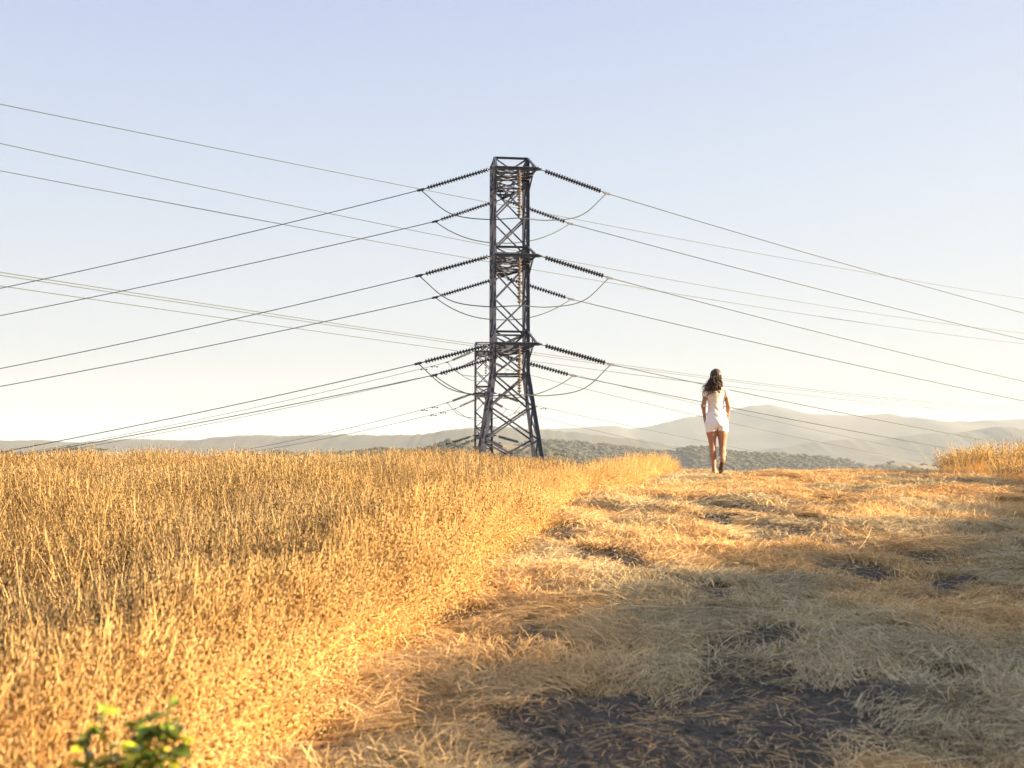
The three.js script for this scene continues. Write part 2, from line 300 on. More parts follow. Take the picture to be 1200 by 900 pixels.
function spanThrough(a, b, c, tc, ext) { // parabola a (t=0), c (t=tc), b (t=1); goes on to t = ext
  const q = t => { const la = (t - tc) * (t - 1) / (tc), lc = t * (t - 1) / (tc * (tc - 1)), lb = t * (t - tc) / (1 - tc); return V(0, 0, 0).addScaledVector(a, la).addScaledVector(c, lc).addScaledVector(b, lb); };
  return s => q(s * ext);
}
function span(a, b, sag, ext) { const m = a.clone().lerp(b, .5); m.y -= sag; return spanThrough(a, b, m, .5, ext); }
function damper(parent, at, dir) { // stockbridge damper hung under a wire
  const d = dir.clone().setY(0).normalize(), gs = [];
  for (const s of [-1, 1]) { const g = new THREE.SphereGeometry(.07, 8, 6); g.scale(1.5, 1, 1); g.translate(s * .26, -.14, 0); gs.push(g); }
  const bar = new THREE.CylinderGeometry(.02, .02, .5, 6); bar.rotateZ(Math.PI / 2); bar.translate(0, -.13, 0); gs.push(bar); const cl = new THREE.BoxGeometry(.06, .17, .05); cl.translate(0, -.06, 0); gs.push(cl);
  const m = new THREE.Mesh(mergeGeometries(gs.map(g => { g.deleteAttribute('uv'); return g; })), M.wire); m.name = 'vibration_damper'; m.position.copy(at); m.quaternion.setFromUnitVectors(V(1, 0, 0), d); parent.add(m);
}
const LV = ['top', 'middle', 'bottom'];
const setup = [
  { p: pylon, of: 'tall pylon', n: 22, r: .021, nearL: [[493, 222.5], [491, 323], [490, 426]], nearR: [[711, 226.5], [714, 325.5], [716, 427]], farL: [[510, 259.5], [510, 348.5], [509, 439.5]], farR: [[668, 262], [669, 350.5], [672, 440.5]],
    dN: 49.2, dF: 55.2, endNL: [[0, 338], [0, 432], [0, 530]], endNR: [[1200, 367], [1200, 447], [1200, 524]], endFL: [[0, 370], [0, 453], [0, 538]], endFR: [[1200, 398], [1200, 470], [1200, 541]], eNL: 52, eNR: 62.7, eFL: 58.5, eFR: 69, sag: .12 },
  { p: pylon2, of: 'smaller looking pylon', n: 15, r: .021, nearL: [[524, 424.5], [524, 472], [524, 520.5]], nearR: [[613, 424.5], [613, 472], [613, 519.5]], farL: [[534, 433.5], [533, 479], [531, 525]], farR: [[595, 433], [594, 479.5], [594, 526]],
    dN: 104.1, dF: 110.1, endNL: [[100, 518], [265, 531], [400, 545]], endNR: [[1120, 538], [1036, 556], [850, 566]], endFL: [[115, 521], [285, 531], [400, 550]], endFR: [[1010, 528], [943, 556], [800, 570]], eNL: 110, eNR: 130, eFL: 117, eFR: 135, sag: .3 }];
for (const [ti, T] of setup.entries()) {
  const w = v => T.p.localToWorld(v);
  for (let k = 0; k < 3; k++) {
    const h = HL[k], lat = (px, d) => (px - 600) / F * d;
    for (const [side, sx] of [['away from the woman', -1], ["on the woman's side", 1]]) {
      for (const far of [0, 1]) {
        const arm = far ? 'pointed' : 'wide-ended', att = far ? w(V(sx * .06, h - .05, -ARM)) : w(V(sx * (AW + .2), h - .03, ARM));
        const [ex, ey] = (far ? (sx < 0 ? T.farL : T.farR) : (sx < 0 ? T.nearL : T.nearR))[k];
        const d0 = -att.z, run = Math.abs(lat(ex, d0) - att.x), end = P(ex, ey, d0 + run * (sx < 0 ? .13 : .5));
        insulator(att, end, T.n, ti ? .25 : .22, ti ? .55 : .32, `${LV[k]} slanting insulator string of the ${T.of}, ${arm} arm, ${side}`, M.porcelain, 'tension insulator strings', ti === 1);
        const [fx, fy] = (far ? (sx < 0 ? T.endFL : T.endFR) : (sx < 0 ? T.endNL : T.endNR))[k], stop = P(fx, fy, far ? (sx < 0 ? T.eFL : T.eFR) : (sx < 0 ? T.eNL : T.eNR));
        const f = span(end, stop, T.sag, 1.6);
        const c = wire('conductor', f, 48, T.r + (far ? .002 : 0), `${LV[k]} ${arm} arm conductor of the ${T.of}, running off ${side}`, 'wire', 'conductors strung from the pylons');
        const cl = new THREE.Mesh(new THREE.BoxGeometry(.34, .1, .07), M.steel); cl.name = 'dead_end_clamp'; cl.position.copy(end); cl.quaternion.setFromUnitVectors(V(1, 0, 0), f(.02).sub(end).normalize()); c.add(cl);
        if (ti && k < 2) for (const m of [1.3, 2.4]) { const L = end.distanceTo(stop) * 1.6, at = f(m / L); damper(c, at, f(m / L + .01).sub(at)); }
        T['e' + far + sx + k] = end; shade(c);
      }
    }
    // jumpers
    for (const far of [0, 1]) {
      const a = T['e' + far + -1 + k], b = T['e' + far + 1 + k], low = far ? 1.25 : 1.5;
      let f;
      if (far) { const m = w(V(0, 0, -ARM - .05)); m.y = Math.min(a.y, b.y) - low; f = span(a, b, 0, 1); const mid = a.clone().lerp(b, .5); f = t => { const p = a.clone().lerp(b, t), u = Math.pow(Math.abs(2 * t - 1), 2.3); p.y -= (mid.y - m.y) * (1 - u); p.x += (m.x - mid.x) * (1 - u); p.z += (m.z - mid.z) * (1 - u); return p; }; }
      else {
        const hang = w(V(.1, h - .1, ARM + .08)), bot = hang.clone(); bot.y -= 2.3;
        insulator(hang, bot, ti ? 8 : 15, .12, .1, `${LV[k]} upright insulator string hanging from the ${T.of}'s wide-ended arm`, M.brownPorcelain, 'upright jumper insulator strings', ti === 1);
        const pts = [a.clone(), a.clone().lerp(bot, .3).setY(lerp(a.y, bot.y, .3) - .72), a.clone().lerp(bot, .68).setY(lerp(a.y, bot.y, .68) - .5), bot, b.clone().lerp(bot, .68).setY(lerp(b.y, bot.y, .68) - .5), b.clone().lerp(bot, .3).setY(lerp(b.y, bot.y, .3) - .72), b.clone()];
        const cr = new THREE.CatmullRomCurve3(pts, false, 'centripetal'); f = t => cr.getPoint(t);
      }
      wire('jumper_cable', f, 40, .026, `${LV[k]} drooping jumper cable under the ${T.of}'s ${far ? 'pointed' : 'wide-ended'} arm`, 'cable', 'jumper cables');
    }
  }
}
// two more lines that pass behind the pylons without touching them
const passing = [
  ['uppermost wire crossing behind the tall pylon without touching it', [0, 122, 43], [600, 242.5, 60], [1200, 350, 99], .019],
  ['second wire down crossing behind the tall pylon untouched', [0, 168, 44], [600, 293, 62], [1200, 390.5, 102], .019],
  ['third wire down crossing behind the tall pylon untouched', [0, 200, 45.5], [600, 311.5, 64], [1200, 403, 105], .019],
  ['upper of three close wires passing behind the smaller looking pylon', [0, 319, 76], [600, 409.5, 124], [1200, 478, 330], .035],
  ['middle of three close wires passing behind the smaller looking pylon', [0, 322.5, 78], [600, 412, 128], [1200, 480, 338], .035],
  ['lower of three close wires passing behind the smaller looking pylon', [0, 335, 80], [600, 420, 131], [1200, 485, 345], .035]];
for (const [label, a, m, b, r] of passing) {
  const A = P(...a), B = P(...b), C = P(...m), d = B.clone().sub(A), tc = C.clone().sub(A).dot(d) / d.lengthSq(), C2 = A.clone().addScaledVector(d, tc); C2.y = C.y; 
  // keep the wire in one upright plane: take the height where that plane meets the sight line
  const n = V(d.z, 0, -d.x), ray = C.clone().sub(camera.position), k = A.clone().sub(camera.position).dot(n) / ray.dot(n), on = camera.position.clone().addScaledVector(ray, k), t2 = on.clone().sub(A).setY(0).dot(d.clone().setY(0)) / d.clone().setY(0).lengthSq();
  const s = spanThrough(A, B, on, t2, 1);
  wire('power_line', t => s(lerp(-.35, 1.3, t)), 90, r, label, 'wire', 'wires crossing behind the pylons');
}

// ---------------------------------------------------------------- grasses
function Ribbons() { return { p: [], n: [], c: [], i: [] }; }
function ribbon(B, pts, w, side, c) { // a flat tapering blade through pts
  const base = B.p.length / 3, k = pts.length;
  for (let j = 0; j < k; j++) {
    const t = pts[Math.min(j + 1, k - 1)].clone().sub(pts[Math.max(j - 1, 0)]).normalize(), s = side.clone().addScaledVector(t, -side.dot(t)).normalize(), n = V(0, 0, 0).crossVectors(s, t), ww = w * (j === k - 1 ? .25 : 1 - .5 * j / k) / 2;
    for (const e of [-1, 1]) { B.p.push(pts[j].x + s.x * ww * e, pts[j].y + s.y * ww * e, pts[j].z + s.z * ww * e); B.n.push(n.x, n.y, n.z); B.c.push(...c); }
    if (j < k - 1) { const o = base + j * 2; B.i.push(o, o + 1, o + 2, o + 1, o + 3, o + 2); }
  }
}
function spikelet(B, at, dir, len, w, c) { // slim four-sided husk
  const base = B.p.length / 3, s = V(dir.z + .31, .12, -dir.x).cross(dir).normalize(), u = V(0, 0, 0).crossVectors(dir, s), mid = at.clone().addScaledVector(dir, len * .4), tip = at.clone().addScaledVector(dir, len);
  const ring = [s, u, s.clone().negate(), u.clone().negate()];
  B.p.push(at.x, at.y, at.z); B.n.push(-dir.x, -dir.y, -dir.z);
  for (const r of ring) { B.p.push(mid.x + r.x * w, mid.y + r.y * w, mid.z + r.z * w); B.n.push(r.x, r.y, r.z); }
  B.p.push(tip.x, tip.y, tip.z); B.n.push(dir.x, dir.y, dir.z); for (let k = 0; k < 6; k++) B.c.push(...c);
  for (let k = 0; k < 4; k++) { const a = base + 1 + k, b = base + 1 + (k + 1) % 4; B.i.push(base, a, b, base + 5, b, a); }
}
function finish(B) { const g = new THREE.BufferGeometry(); g.setAttribute('position', new THREE.Float32BufferAttribute(B.p, 3)); g.setAttribute('normal', new THREE.Float32BufferAttribute(B.n, 3)); g.setAttribute('color', new THREE.Float32BufferAttribute(B.c, 3)); g.setIndex(B.i); return g; }
const unit = (q, y) => { const a = q() * 6.2832; return V(Math.cos(a), y, Math.sin(a)); };
function oatPatch(seed, stems, radius, lush, h0, h1) {
  const q = rng(seed), B = Ribbons(), wind = V(-.05, 0, .02);
  for (let s = 0; s < stems; s++) {
    const a = q() * 6.28, rr = radius * Math.sqrt(q()), root = V(Math.cos(a) * rr, -.04, Math.sin(a) * rr), H = lerp(h0, h1, q()) * (q() < .06 ? 1.14 : 1), lean = unit(q, 0).multiplyScalar(.03 + .17 * q()).add(wind);
    const pt = u => root.clone().add(V(lean.x * u * u, H * u, lean.z * u * u)), side = unit(q, 0), tone = .92 + .12 * q(), warm = q();
    const stemC = [tone, tone * lerp(.88, .98, warm), tone * lerp(.7, .92, warm)], huskC = [tone, tone * lerp(.98, 1.06, warm), tone * lerp(.9, 1.2, warm)];
    ribbon(B, [0, .3, .6, .85, 1].map(pt), .0036 + .0012 * q(), side, stemC);
    for (let k = 0; k < 2; k++) { // dry leaves
      const u0 = .08 + .5 * q(), o = pt(u0), dir = unit(q, 0), L = .14 + .17 * q(), c = .6 + .6 * q();
      ribbon(B, [0, .33, .66, 1].map(u => o.clone().addScaledVector(dir, L * u * .8).add(V(0, L * (c * u - 1.05 * u * u), 0))), .006, V(-dir.z, 0, dir.x), stemC);
    }
    const ns = lush + Math.floor(q() * 9);
    for (let k = 0; k < ns; k++) { // open panicle of hanging spikelets
      const u = .64 + .38 * (k / ns), o = pt(Math.min(u, 1)), dir = unit(q, .3), L = (.025 + .065 * q()) * (1.4 - u * .75), e = o.clone().addScaledVector(dir, L);
      if (u > 1) e.y += .02;
      ribbon(B, [o, e], .0013, V(-dir.z, 0, dir.x), stemC);
      spikelet(B, e, V(dir.x * .22 + .2 * (q() - .5), -1, dir.z * .22 + .2 * (q() - .5)).normalize(), .03 + .018 * q(), .0030 + .0016 * q(), huskC);
    }
  }
  return finish(B);
}
function strawPatch(seed, n, radius, len, lift, fan, longOnes) { // cut blades lying down, combed roughly along +x
  const q = rng(seed), B = Ribbons();
  for (let k = 0; k < n + longOnes; k++) {
    const big = k >= n, a = (q() - .5) * 2 * (big ? 3.14 : fan), dir = V(Math.cos(a), 0, Math.sin(a)), L = big ? .3 + .35 * q() : len * (.4 + 1.0 * q()), up = lift * (q() * q() * 1.4 - .08) * (big ? .5 : 1), a2 = q() * 6.28, rr = radius * Math.sqrt(q()), bend = (q() - .5) * (big ? .2 : .5), lat = V(-dir.z, 0, dir.x);
    const o = V(Math.cos(a2) * rr - dir.x * L * .4, -.006 + .034 * q(), Math.sin(a2) * rr - dir.z * L * .4), tone = .55 + .75 * q() * q() + (big ? .25 : 0), warm = q(), c = [tone, tone * lerp(.88, 1, warm), tone * lerp(.72, 1.05, warm)];
    ribbon(B, [0, .33, .67, 1].map(u => o.clone().addScaledVector(dir, L * u).addScaledVector(lat, bend * L * u * u).add(V(0, L * up * (u * 1.5 - u * u * .95) + .004 + (big ? .015 : 0), 0))), (big ? .0026 : .0015) + .0018 * q(), V(lat.x, (q() - .5) * 1.7, lat.z).normalize(), c);
  }
  return finish(B);
}
function stubblePatch(seed, n, radius, h0, h1) { // short cut stems standing every way
  const q = rng(seed), B = Ribbons();
  for (let k = 0; k < n; k++) {
    const dir = unit(q, 0), a = q() * 6.28, rr = radius * Math.sqrt(q()), o = V(Math.cos(a) * rr, -.012, Math.sin(a) * rr), L = lerp(h0, h1, q()), tilt = .3 + 1.3 * q(), tone = .6 + .6 * q(), warm = q();
    ribbon(B, [0, .5, 1].map(u => o.clone().addScaledVector(dir, L * tilt * u * (.6 + .4 * u)).add(V(0, L * u * (1 - .3 * tilt * u), 0))), .003 + .0025 * q(), unit(q, 0), [tone, tone * lerp(.88, 1, warm), tone * lerp(.72, 1, warm)]);
  }
  return finish(B);
}
const dryLeaf = (r, g, b, tr = .25) => new THREE.MeshPhysicalMaterial({ color: rgb(r, g, b), vertexColors: true, roughness: .9, ...(tr ? { transmission: tr, thickness: 0 } : {}), side: THREE.DoubleSide, specularIntensity: .3 });
M.oat = dryLeaf(.96, .74, .39, .5); M.straw = dryLeaf(.72, .59, .35, 0);
const dummy = new THREE.Object3D();
function scatter(group, name, geos, mat, spots) {
  const lists = geos.map(() => []); spots.forEach((s, i) => lists[s.v ?? i % geos.length].push(s));
  geos.forEach((g, k) => {
    const l = lists[k], m = new THREE.InstancedMesh(g, mat, l.length); m.name = name; m.userData.kind = 'stuff';
    const turn = new THREE.Quaternion(), tilt = new THREE.Quaternion(), e = new THREE.Euler();
    l.forEach((s, i) => {
      turn.setFromAxisAngle(V(0, 1, 0), s.ry); e.set(s.rx ?? 0, 0, s.rz ?? 0); tilt.setFromEuler(e); // turned first, then tilted in world axes
      const sl = [height(s.x + .15, s.d) - height(s.x - .15, s.d), height(s.x, s.d + .15) - height(s.x, s.d - .15)], n = V(-sl[0] / .3, 1, sl[1] / .3).normalize();
      dummy.quaternion.setFromUnitVectors(V(0, 1, 0), s.stand ? V(0, 1, 0) : n).multiply(tilt).multiply(turn);
      dummy.position.set(s.x, s.y, -s.d); dummy.scale.set(s.s, s.sy ?? s.s, s.s); dummy.updateMatrix(); m.setMatrixAt(i, dummy.matrix); m.setColorAt(i, s.c);
    });
    group.add(m);
  });
  shade(group);
}
const oats = []; for (let k = 0; k < 14; k++) oats.push(oatPatch(300 + k * 31, 54, .26, 6, .38, .76));
const fringe = []; for (let k = 0; k < 6; k++) fringe.push(oatPatch(900 + k * 37, 22, .12, k % 2 ? 1 : 5, .46, .78));
const thin = []; for (let k = 0; k < 8; k++) thin.push(oatPatch(1500 + k * 41, 34, .22, 5, .36, .60));
{
  const q = rng(5), spots = [], edge = [];
  for (let k = 0; k < 3500; k++) {
    const d = .6 + 27 * Math.pow(q(), .72), xl = -.5 * d - 2.8, e = edgeLeft(d), x = lerp(xl, e - .12, q()), inside = e - x;
    if (Math.hypot(x, d) < 1.55) continue;
    if (d < 2.55 && Math.abs(x / d + .36) < .26) continue;
    const keep = fbm(x * .9 + 3, d * .9, 3); if (inside > .6 && keep < .34 && q() < .5) continue;
    const tone = .9 + .2 * fbm(x * .8, d * .8 + 11, 3) + .06 * (q() - .5), gr = smooth(.5, .7, fbm(x * .55 + 70, d * .55, 2)) * smooth(.5, 2, inside);
    const hh = lerp(d > 9 ? .5 : .85, 1, smooth(0, d > 9 ? 2.4 : .8, inside)) * (.78 + .36 * fbm(x * .7 + 9, d * .7, 2)) * (.9 + .22 * q()), lay = 1 - smooth(.0, 1.2, inside);
    spots.push({ x, d, y: height(x, d), ry: q() * 6.28, rz: -lay * (.1 + .3 * q()) + .1 * (q() - .5), rx: (q() - .5) * .14 + lay * .12, stand: 1, s: .95 + .15 * q(), sy: hh, c: rgb(tone * lerp(1, .97, gr), tone * lerp(1, 1.02, gr), tone * lerp(1, 1.18, gr)) });
  }
  for (let k = 0; k < 2300; k++) { // stems at the edge, leaning out over the mown strip
    const d = 1.2 + 18 * Math.pow(q(), 1.1), e = edgeLeft(d), x = e + .28 - .75 * q(), out = smooth(-.4, .3, x - e), tone = .92 + .14 * q(); if (q() < out * .55) continue;
    edge.push({ x, d, y: height(x, d), ry: q() * 6.28, rz: -(.15 + .85 * q() * (.5 + out)), rx: .1 + .35 * (q() - .3), stand: 1, s: .9 + .2 * q(), sy: (.75 + .35 * q()) * lerp(1, .7, out) * (d > 10 ? .7 : 1), c: rgb(tone, tone * .96, tone * .9) });
  }
  const g = tag(top(new THREE.Group(), 'tall_grass'), 'tall golden wild oats filling the field under the pylons', 'grass', null, 'stuff');
  scatter(g, 'oat_patches', oats, M.oat, spots); scatter(g, 'oat_tufts', fringe, M.oat, edge);
}
{
  const q = rng(6), spots = [];
  for (let k = 0; k < 1500; k++) {
    const d = -4 + 27 * q(), e = edgeRight(d), x = e + 5.5 * Math.pow(q(), 1.2), inside = x - e;
    if (d > 14.5 && fbm(x * 1.3, d * 1.3 + 60, 2) < .42 && inside < 1.6) continue;
    const tone = .92 + .25 * fbm(x * .8, d * .8 + 31, 3) + .1 * (q() - .5);
    spots.push({ x, d, y: height(x, d), ry: q() * 6.28, rz: (q() - .5) * .24, rx: (q() - .5) * .24, stand: 1, s: .95 + .15 * q(), sy: (.75 + .35 * q()) * lerp(.7, 1, smooth(0, .7, inside)) * (d > 12 ? 1 : 1.3), c: rgb(tone, tone, tone) });
  }
  const g = tag(top(new THREE.Group(), 'tall_grass'), 'shorter strip of golden grass on the bank past the mown track', 'grass', null, 'stuff');
  scatter(g, 'grass_patches', thin, M.oat, spots);
}
{
  const q = rng(7), lay = [], stub = [], bits = [], clods = [];
  const combed = [], messy = [], stubs = [], crumbs = [];
  for (let k = 0; k < 8; k++) combed.push(strawPatch(2000 + k * 41, 330, .17, .13, .26, .7, k % 4 ? 0 : 1));
  for (let k = 0; k < 6; k++) messy.push(strawPatch(2600 + k * 43, 290, .17, .10, .42, 3.14, k % 2));
  for (let k = 0; k < 4; k++) stubs.push(stubblePatch(3000 + k * 47, 90, .18, .03, .12));
  for (let k = 0; k < 4; k++) crumbs.push(strawPatch(3300 + k * 53, 34, .17, .075, .25, 3.14, 0));
  for (let k = 0; k < 11000; k++) {
    const d = 2 + 18.5 * Math.pow(q(), 1.1), xl = Math.max(edgeLeft(d) - .4, -.52 * d - 1), xr = Math.min(edgeRight(d) + .4, .52 * d + 2.2), x = lerp(xl, xr, q());
    const b = Math.max(bare(x, d), .85 * bare(x + .14, d), .85 * bare(x - .14, d), .85 * bare(x, d + .14), .85 * bare(x, d - .14)), heap = fbm(x * 2.2 + 50, d * 2.2, 3), tone = .7 + .5 * fbm(x * 1.6 + 4, d * 1.6, 3) + .2 * (q() - .5), gold = smooth(.35, .65, fbm(x * 1.1, d * 1.1 + 90, 2));
    const c = rgb(tone * lerp(.9, 1.12, gold), tone * lerp(.97, 1.0, gold), tone * lerp(1.1, .9, gold));
    if (q() < b) { if (q() < .4) bits.push({ x, d, y: height(x, d) + .004, ry: q() * 6.28, s: .6 + .5 * q(), c }); continue; }
    if (q() > .5 + heap) continue;
    const flow = (fbm(x * .55 + 13, d * .55 + 2, 2) - .5) * 10 + .2, y = height(x, d) + (heap - .4) * .06 * q();
    if (q() < .66) lay.push({ x, d, y, ry: flow + (q() - .5) * 1.2, rz: (q() - .5) * .16, rx: (q() - .5) * .16, s: .75 + .5 * q(), sy: .6 + .8 * q(), c, v: q() < .38 ? Math.floor(q() * 8) : 8 + Math.floor(q() * 6) });
    else stub.push({ x, d, y, ry: q() * 6.28, s: .8 + .4 * q(), c });
  }
  const g = tag(top(new THREE.Group(), 'cut_grass'), 'mown straw lying flat over the track the woman walks on', 'cut grass', null, 'stuff');
  scatter(g, 'straw_patches', [...combed, ...messy], M.straw, lay); scatter(g, 'stubble_patches', stubs, M.straw, stub); scatter(g, 'straw_crumbs', crumbs, M.straw, bits);
  const clodGeos = [1, 2, 3].map(k => { const g = new THREE.IcosahedronGeometry(1, 1), p = g.attributes.position; for (let i = 0; i < p.count; i++) { const n = .65 + .6 * noise(p.getX(i) * 1.7 + k * 5, p.getY(i) * 1.7 + p.getZ(i) * 2.3 + k); p.setXYZ(i, p.getX(i) * n, p.getY(i) * n * .7, p.getZ(i) * n); } const m = mergeVertices((g.deleteAttribute('uv'), g.deleteAttribute('normal'), g), 1e-3); m.computeVertexNormals(); return m; });
  for (let k = 0; k < 40000 && clods.length < 5000; k++) { const d = 2.5 + 9 * q(), x = lerp(edgeLeft(d), .52 * d + 1, q()); if (bare(x, d) < .5) continue; const s = .004 + .022 * q() ** 3, t = .7 + .5 * q(); clods.push({ x, d, y: height(x, d), ry: q() * 6.28, s, c: rgb(t, t, t) }); }
  M.clod = new THREE.MeshStandardMaterial({ color: rgb(.095, .08, .068), roughness: 1 });
  scatter(tag(top(new THREE.Group(), 'dirt'), 'crumbs of dark dry earth on the bare patches of the track', 'dirt', null, 'stuff'), 'dirt_clods', clodGeos, M.clod, clods);
}

// ---------------------------------------------------------------- green weed among the oats
{
  const q = rng(77), base = P(152, 866, 2.2), t = top(new THREE.Group(), 'green_weed'), gy = height(base.x, 2.2); t.position.set(base.x, gy, -2.2);
  const greens = [[.2, .3, .015], [.42, .45, .02], [.07, .125, .012]].map(c => new THREE.MeshPhysicalMaterial({ color: rgb(...c), roughness: .6, transmission: .35, thickness: 0, side: THREE.DoubleSide }));
  const stemMat = new THREE.MeshStandardMaterial({ color: rgb(.13, .15, .04), roughness: .8 });
  const leafGeo = (() => { // lobed blade along +z, folded on its midrib
    const out = [[0, 0], [.22, .12], [.42, .22], [.3, .42], [.5, .56], [.3, .72], [.2, .86], [0, 1]], p = [], i = [];
    for (const [w, z] of out) { const y = .16 * Math.sin(z * 2.6) - .0; p.push(-w, y + .35 * w, z, 0, y - .02, z, w, y + .35 * w, z); }
    for (let k = 0; k < out.length - 1; k++) { const a = k * 3; i.push(a, a + 3, a + 1, a + 1, a + 3, a + 4, a + 1, a + 4, a + 2, a + 2, a + 4, a + 5); }
    const g = new THREE.BufferGeometry(); g.setAttribute('position', new THREE.Float32BufferAttribute(p, 3)); g.setIndex(i); g.computeVertexNormals(); return g;
  })();
  const hTop = base.y - gy + .03;
  const shoots = [[.02, 1.0, .0, 34], [.07, 1.0, .03, 32], [-.085, .97, .02, 18], [.03, .96, .05, 30], [.075, 1.07, -.03, 4], [-.06, 1.03, -.01, 6], [.1, .98, .02, 24], [-.02, .95, .05, 24], [.05, 1.02, .01, 20]];
  for (const [dx, hk, dz, n] of shoots) {
    const H = hTop * hk, tip = V(dx, H, dz), mid = V(dx * .4, H * .55, dz * .4), cu = new THREE.QuadraticBezierCurve3(V(0, -.03, 0), mid, tip);
    const st = new THREE.Mesh(new THREE.TubeGeometry(cu, 12, .0028, 5), stemMat); st.name = 'stem'; t.add(st);
    for (let k = 0; k < n; k++) {
      const m = new THREE.Mesh(leafGeo, greens[Math.floor(q() * 3)]); m.name = 'leaf';
      m.position.copy(cu.getPoint(1 - .14 * q())); m.rotation.set(-.5 + .9 * q(), q() * 6.28, (q() - .5) * .8, 'YXZ'); const s = .024 + .024 * q(); m.scale.set(s * .85, s, s); t.add(m);
    }
  }
  shade(tag(t, 'bright green leafy weed poking up through the oats', 'weed'));
}

// ---------------------------------------------------------------- the walking woman
function sdf(bones, x, y, z, k) { // smooth union of tapered capsules
  let s = 0, best = 1e9;
  for (const b of bones) {
    const px = x - b.ax, py = y - b.ay, pz = z - b.az; let t = (px * b.dx + py * b.dy + pz * b.dz) / b.l2; t = t < 0 ? 0 : t > 1 ? 1 : t;
    const qx = (px - b.dx * t) / b.ex, qy = py - b.dy * t, qz = (pz - b.dz * t) / b.ez;
    const d = Math.sqrt(qx * qx + qy * qy + qz * qz) - (b.ra + (b.rb - b.ra) * t);
    if (d < .25) s += Math.exp(-d / k); if (d < best) best = d;
  }
  return s > 0 ? -k * Math.log(s) : best;
}
const bone = (a, b, ra, rb, ex = 1, ez = 1) => { const dx = b[0] - a[0], dy = b[1] - a[1], dz = b[2] - a[2]; return { ax: a[0], ay: a[1], az: a[2], dx, dy, dz, l2: dx * dx + dy * dy + dz * dz || 1e-9, ra, rb, ex, ez }; };
function meshField(f, lo, hi, res) {
  const mc = new MarchingCubes(res, new THREE.MeshBasicMaterial(), false, false, 260000), h = res / 2;
  const c = [0, 1, 2].map(i => (lo[i] + hi[i]) / 2), e = [0, 1, 2].map(i => (hi[i] - lo[i]) / 2);
  mc.isolation = 0;
  for (let k = 0; k < res; k++) for (let j = 0; j < res; j++) for (let i = 0; i < res; i++) mc.field[res * res * k + res * j + i] = -f(c[0] + (i - h) / h * e[0], c[1] + (j - h) / h * e[1], c[2] + (k - h) / h * e[2]);
  mc.update();
  const n = mc.count ?? mc.geometry.drawRange.count, src = mc.positionArray, p = new Float32Array(n * 3);
  for (let i = 0; i < n; i++) for (let a = 0; a < 3; a++) p[i * 3 + a] = c[a] + src[i * 3 + a] * e[a];
  let g = new THREE.BufferGeometry(); g.setAttribute('position', new THREE.BufferAttribute(p, 3));
  g = mergeVertices(g, 1e-5); g.computeVertexNormals(); return g;
}
